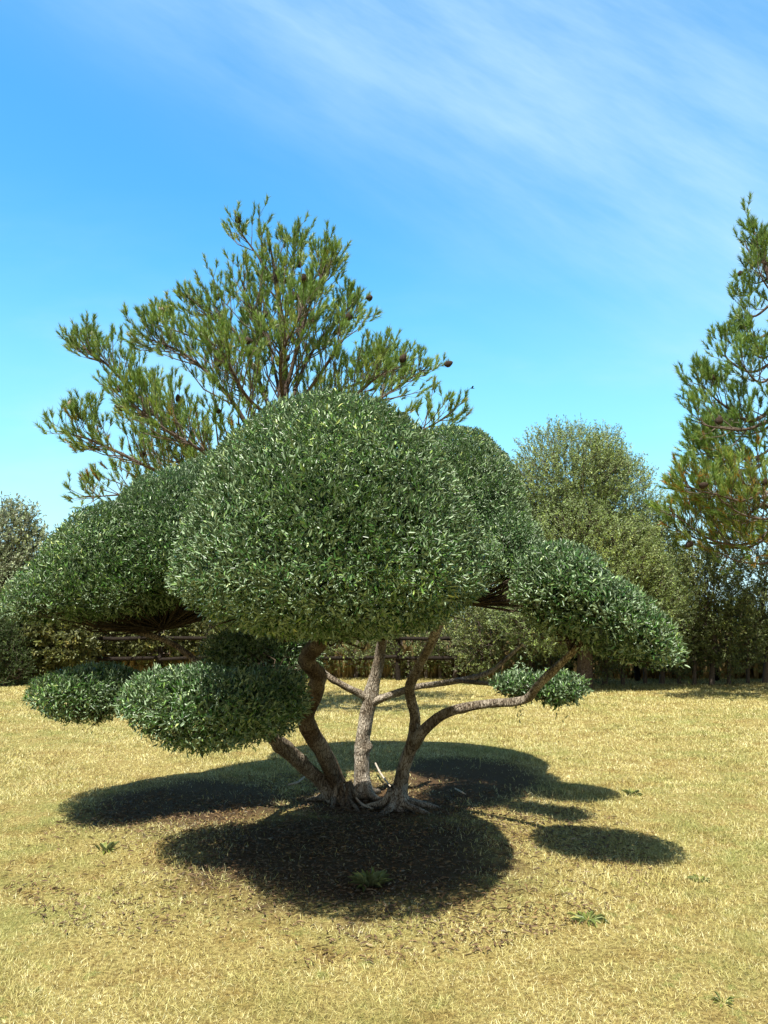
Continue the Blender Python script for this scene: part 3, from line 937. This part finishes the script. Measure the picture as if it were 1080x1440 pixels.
def build_background():
    G = lambda px, Y: np.array([*at(px, 960, Y)[:2], 0.])
    # round wild olive
    b = G(820, 19)
    leafy('wild_olive_tree', 'rounded unclipped olive with a loose yellow green crown behind the drooping pad', 'tree', None, b,
          [blob(800, 680, 19, 82, 78), blob(760, 720, 19, 52, 62), blob(860, 720, 19, 62, 85), blob(810, 790, 18.7, 110, 85), blob(870, 820, 18.8, 70, 80),
           blob(850, 650, 19, 28, 42), blob(735, 790, 19, 40, 80), blob(905, 770, 19.2, 42, 62), blob(890, 850, 19, 70, 70), blob(790, 860, 18.9, 90, 60)],
          'wild_leaf', 15500, .38, .056, 17, [([b - [0, 0, .1], at(822, 880, 19), at(815, 800, 19), at(812, 720, 19)], [.20, .17, .12, .06])], 51, 'pine_limb', .32)
    # hedge shrubs by the fence at the right
    specs = [
        (420, 22.4, [(420, 915, 46, 34)], 'low dark shrub behind the fence, left of the S shaped stem', 520),
        (500, 22.6, [(495, 918, 48, 26)], 'low thin shrub behind the fence, seen around the pale forked stem', 420),
        (575, 22.5, [(570, 912, 44, 34)], 'low dark shrub behind the fence, seen between the pale and the grey stems', 480),
        (640, 22.3, [(640, 905, 36, 40)], 'twiggy dark shrub behind the fence, right of the rising limb', 480),
        (700, 20.6, [(700, 880, 44, 66), (672, 900, 30, 50)], 'dark shrub beside the fence, below the hidden side of the clipped olive', 900),
        (770, 20.8, [(770, 880, 50, 70), (745, 830, 30, 60)], 'dark leafy shrub beside the fence, just left under the round olive', 1000),
        (850, 20.4, [(850, 880, 52, 72), (880, 820, 40, 60)], 'dark leafy shrub beside the fence, below the round olive crown', 1300),
        (930, 20.8, [(930, 850, 50, 88), (925, 800, 30, 50), (950, 900, 40, 50)], 'tall olive green shrub between the round olive and the right pine', 1700),
        (1000, 20.5, [(1000, 850, 50, 78), (985, 810, 30, 40), (1020, 900, 45, 48)], 'tall dark shrub under the left side of the right hand pine', 1600),
        (1075, 20.9, [(1070, 840, 46, 80), (1100, 880, 50, 66)], 'dark shrub under the right hand pine, touching the edge of the view', 1500),
    ]
    for i, (px, Y, bl, lab, n) in enumerate(specs):
        b = G(px, Y)
        leafy('hedge_shrub', lab, 'shrub', 'dark shrubs along the back fence', b, [blob(x, y, Y, rx, rz) for x, y, rx, rz in bl], 'hedge_leaf', n, .36, .066, 17,
              [([b - [0, 0, .1], at(px + 4, 900, Y), at(px - 2, 850, Y)], [.07, .06, .03]), ([b + [.5, .1, -.1], at(px + 26, 900, Y), at(px + 30, 860, Y)], [.05, .045, .02]), ([b + [-.4, .1, -.1], at(px - 24, 905, Y), at(px - 30, 860, Y)], [.05, .04, .02])], 61 + i, wid=.36)
    # paler shrubs along the fence
    specs = [
        (48, 21.0, [(46, 893, 36, 46), (30, 915, 30, 30)], 'yellow green leafy shrub beside the dark juniper', 900),
        (92, 21.2, [(92, 902, 38, 40)], 'bright leafy shrub in front of the fence above the far left pad', 850),
        (160, 22.6, [(152, 897, 46, 40)], 'yellowish shrub behind the fence under the sloping pad', 900),
        (225, 22.5, [(228, 890, 46, 44)], 'loose pale shrub behind the fence beneath the dark limb', 850),
        (310, 22.8, [(310, 890, 48, 46)], 'pale shrub behind the fence next to the pine trunk', 850),
    ]
    for i, (px, Y, bl, lab, n) in enumerate(specs):
        b = G(px, Y)
        leafy('field_shrub', lab, 'shrub', 'pale shrubs around the back fence', b, [blob(x, y, Y, rx, rz) for x, y, rx, rz in bl], 'shrub_leaf', n, .30, .11, 11,
              [([b - [0, 0, .1], at(px, 905, Y), at(px + 3, 880, Y)], [.05, .04, .02])], 81 + i, wid=.42)
    # slender grey tree at the left edge
    b = G(4, 21.6)
    leafy('slender_tree', 'slender grey leaved tree at the left edge beside the sloping pad', 'tree', None, b,
          [blob(8, 770, 21.6, 38, 58), blob(30, 745, 21.6, 18, 32), blob(50, 785, 21.7, 24, 40), blob(-25, 790, 21.5, 40, 60), blob(15, 840, 21.6, 44, 60), blob(52, 840, 21.6, 32, 56), blob(10, 890, 21.6, 40, 40)],
          'grey_leaf', 2600, .40, .085, 12, [([b - [0, 0, .1], at(6, 880, 21.6), at(7, 810, 21.6), at(14, 740, 21.6)], [.06, .055, .04, .015])], 71, 'tan_bark', .4, .8)
    # juniper at the lower left edge
    b = G(8, 20.2)
    root = leafy('juniper', 'low dark green juniper at the left edge of the lawn', 'shrub', None, b,
                 [blob(6, 920, 20.2, 26, 34), blob(-20, 905, 20.2, 34, 50), blob(22, 940, 20.2, 16, 20)], 'conifer', 1500, .30, .05, 26,
                 [([b - [0, 0, .1], at(6, 930, 20.2), at(4, 905, 20.2)], [.05, .04, .02])], 73, 'twig', .22, .2)


build_background()


def build_fence():
    Y = 21.8
    x0, x1, stp = -15.0, 15.0, 2.2
    root = thing('wooden_fence', 'low dark wooden post and rail fence across the back of the lawn', 'fence', (x0, Y, 0))
    r = np.random.default_rng(3)
    mb = MB()
    tube(mb, [[0, 0, -.2], [.01, 0, .5], [0, .01, 1.3]], [.075, .07, .065], 10, .06, .05, seed=1)
    post = mb.build('post', M['fence_wood'], root, smooth=True)
    n = int((x1 - x0) / stp) + 1
    for i in range(1, n):
        o = post.copy()
        o.parent = root
        o.location = (i * stp, float(r.normal(0, .02)), float(r.normal(0, .03)))
        o.rotation_euler = (float(r.normal(0, .02)), float(r.normal(0, .02)), float(r.uniform(0, 6)))
        C.collection.objects.link(o)
    for z in (1.17, .62):
        for i in range(n - 1):
            mb = MB()
            a, b = i * stp, (i + 1) * stp
            tube(mb, [[a - .05, -.09, z + r.normal(0, .02)], [(a + b) / 2, -.09, z - .01 + r.normal(0, .015)], [b + .04, -.09, z + r.normal(0, .02)]], [.05, .052, .048], 8, .15, .06, seed=i)
            mb.build('rail', M['fence_wood'], root, smooth=True)


build_fence()


def build_far():
    r = np.random.default_rng(91)
    # tall dry grass of the field beyond the fence
    n = 60000
    Y = 22.6 + 20 * r.uniform(0, 1, n) ** 1.6
    X = r.uniform(-1, 1, n) * (Y * .62)
    P = np.stack([X, Y, np.full(n, -.02)], 1)
    az = r.uniform(0, 6.28, n)
    D = np.stack([np.cos(az) * .25, np.sin(az) * .25, np.ones(n)], 1)
    mb = MB()
    L = r.uniform(.45, 1.0, n) * (1 + .3 * lump(P, .6, 3))
    leaves(mb, P, D, sph(n, r), L, .014 * r.uniform(.6, 1.4, n), r.beta(2, 2, n), curl=.25)
    tag(mb.build('dry_grass', M['tall_grass']), 'tall golden grass of the open field beyond the fence', 'grass', kind='stuff')
    # far-off wood that closes the field
    mb, tw = MB(), MB()
    bl = []
    for x in np.arange(-75, 76, 3.2):
        h = r.uniform(2.2, 3.9)
        bl.append((np.array([x + r.uniform(-1, 1), 85 + r.uniform(-6, 6), h * .5]), np.array([r.uniform(2, 3.4), 2.0, h * .62])))
    sprigs(mb, tw, bl, 5200, 1.0, .45, 7, r, .4, .6, .5)
    tag(mb.build('treeline', M['wild_leaf']), 'far olive green line of trees closing the field beyond the fence', 'trees', kind='stuff')


build_far()

# ------------------------------------------------------------------ small things on the lawn
def weed(px, py, label, n, size, seed, upright=.35):
    r = np.random.default_rng(seed)
    c = ground(px, py)
    c[2] = gz(c[None])[0]
    mb = MB()
    a = r.uniform(0, 6.28, n)
    q = r.uniform(0, .5, n) * size
    P = c + np.stack([np.cos(a) * q, np.sin(a) * q, np.full(n, .004)], 1)
    D = np.stack([np.cos(a), np.sin(a), r.uniform(.1, 1.6, n) * upright], 1)
    L = size * r.uniform(.5, 1.1, n)
    leaves(mb, P, D, np.array([[0, 0, 1.]]) + sph(n, r) * .3, L, L * r.uniform(.10, .26, n), r.uniform(0, 1, n), curl=.25)
    o = mb.build('weed', M['weed'], None, c)
    o.location = c
    tag(o, label, 'weed', 'green weeds in the dry lawn')


def build_small():
    weed(826, 1294, 'dark green weed rosette in the straw below the oval shadow', 40, .085, 1)
    weed(520, 1248, 'bright green tuft inside the near edge of the big shadow', 110, .10, 2, 2.0)
    weed(984, 1236, 'small green weed just past the tip of the oval shadow', 26, .06, 3)
    weed(888, 1118, 'pale green tuft on the lawn right of the long shadow', 40, .07, 4, 1.2)
    weed(1018, 1412, 'broad leaved weed close to the lower right corner', 12, .05, 5, .6)
    weed(148, 1196, 'greyish sprout at the lower edge of the left shadow', 26, .08, 9, 1.5)

    def twig(pts, rad, label, seed):
        P = [ground(px, py) + [0, 0, h] for px, py, h in pts]
        mb = MB()
        tube(mb, P, rad, 7, .012, .12, seed=seed)
        o = mb.build('fallen_twig', M['dead_wood'], None, P[0], smooth=True)
        o.location = P[0]
        tag(o, label, 'twig', 'pale dead twigs on the ground')
    twig([(405, 1108, .03), (418, 1106, .04), (432, 1096, .05)], [.010, .012, .006], 'pale bent twig on the soil left of the stems', 1)
    twig([(528, 1090, .12), (536, 1100, .08), (550, 1112, .03)], [.010, .009, .007], 'whitish broken twig between the pale stem and the right stem', 2)
    twig([(494, 1118, .04), (506, 1132, .02), (524, 1140, .015)], [.012, .012, .008], 'thin grey twig curling in front of the stems', 3)
    twig([(640, 1112, .02), (648, 1118, .03), (655, 1120, .02)], [.006, .008, .004], 'short light twig in the shadow right of the stems', 4)
    # distant bird
    c = at(664, 546, 62)
    mb = MB()
    tube(mb, [c + [-.17, 0, 0], c + [-.10, 0, .01], c + [0, 0, .01], c + [.10, 0, .0], c + [.2, 0, -.01]], [.01, .035, .05, .03, .012], 10, .02)
    for s in (-1, 1):
        w = np.array([[-.07, s * .03, .02], [.06, s * .03, .02], [.10, s * .2, .10], [.12, s * .36, .08], [-.02, s * .22, .12]]) + c
        mb.put(np.vstack([w, w + [0, 0, .012]]), [[0, 1, 2, 4], [5, 9, 7, 6], [0, 5, 6, 1], [1, 6, 7, 2]])
        mb.put(np.vstack([w, w + [0, 0, .012]]), [[4, 2, 3], [9, 8, 7]])
    o = mb.build('bird', M['fence_wood'], None, c)
    o.location = c
    tag(o, 'tiny dark bird flying in the blue sky right of the pine', 'bird')


build_small()
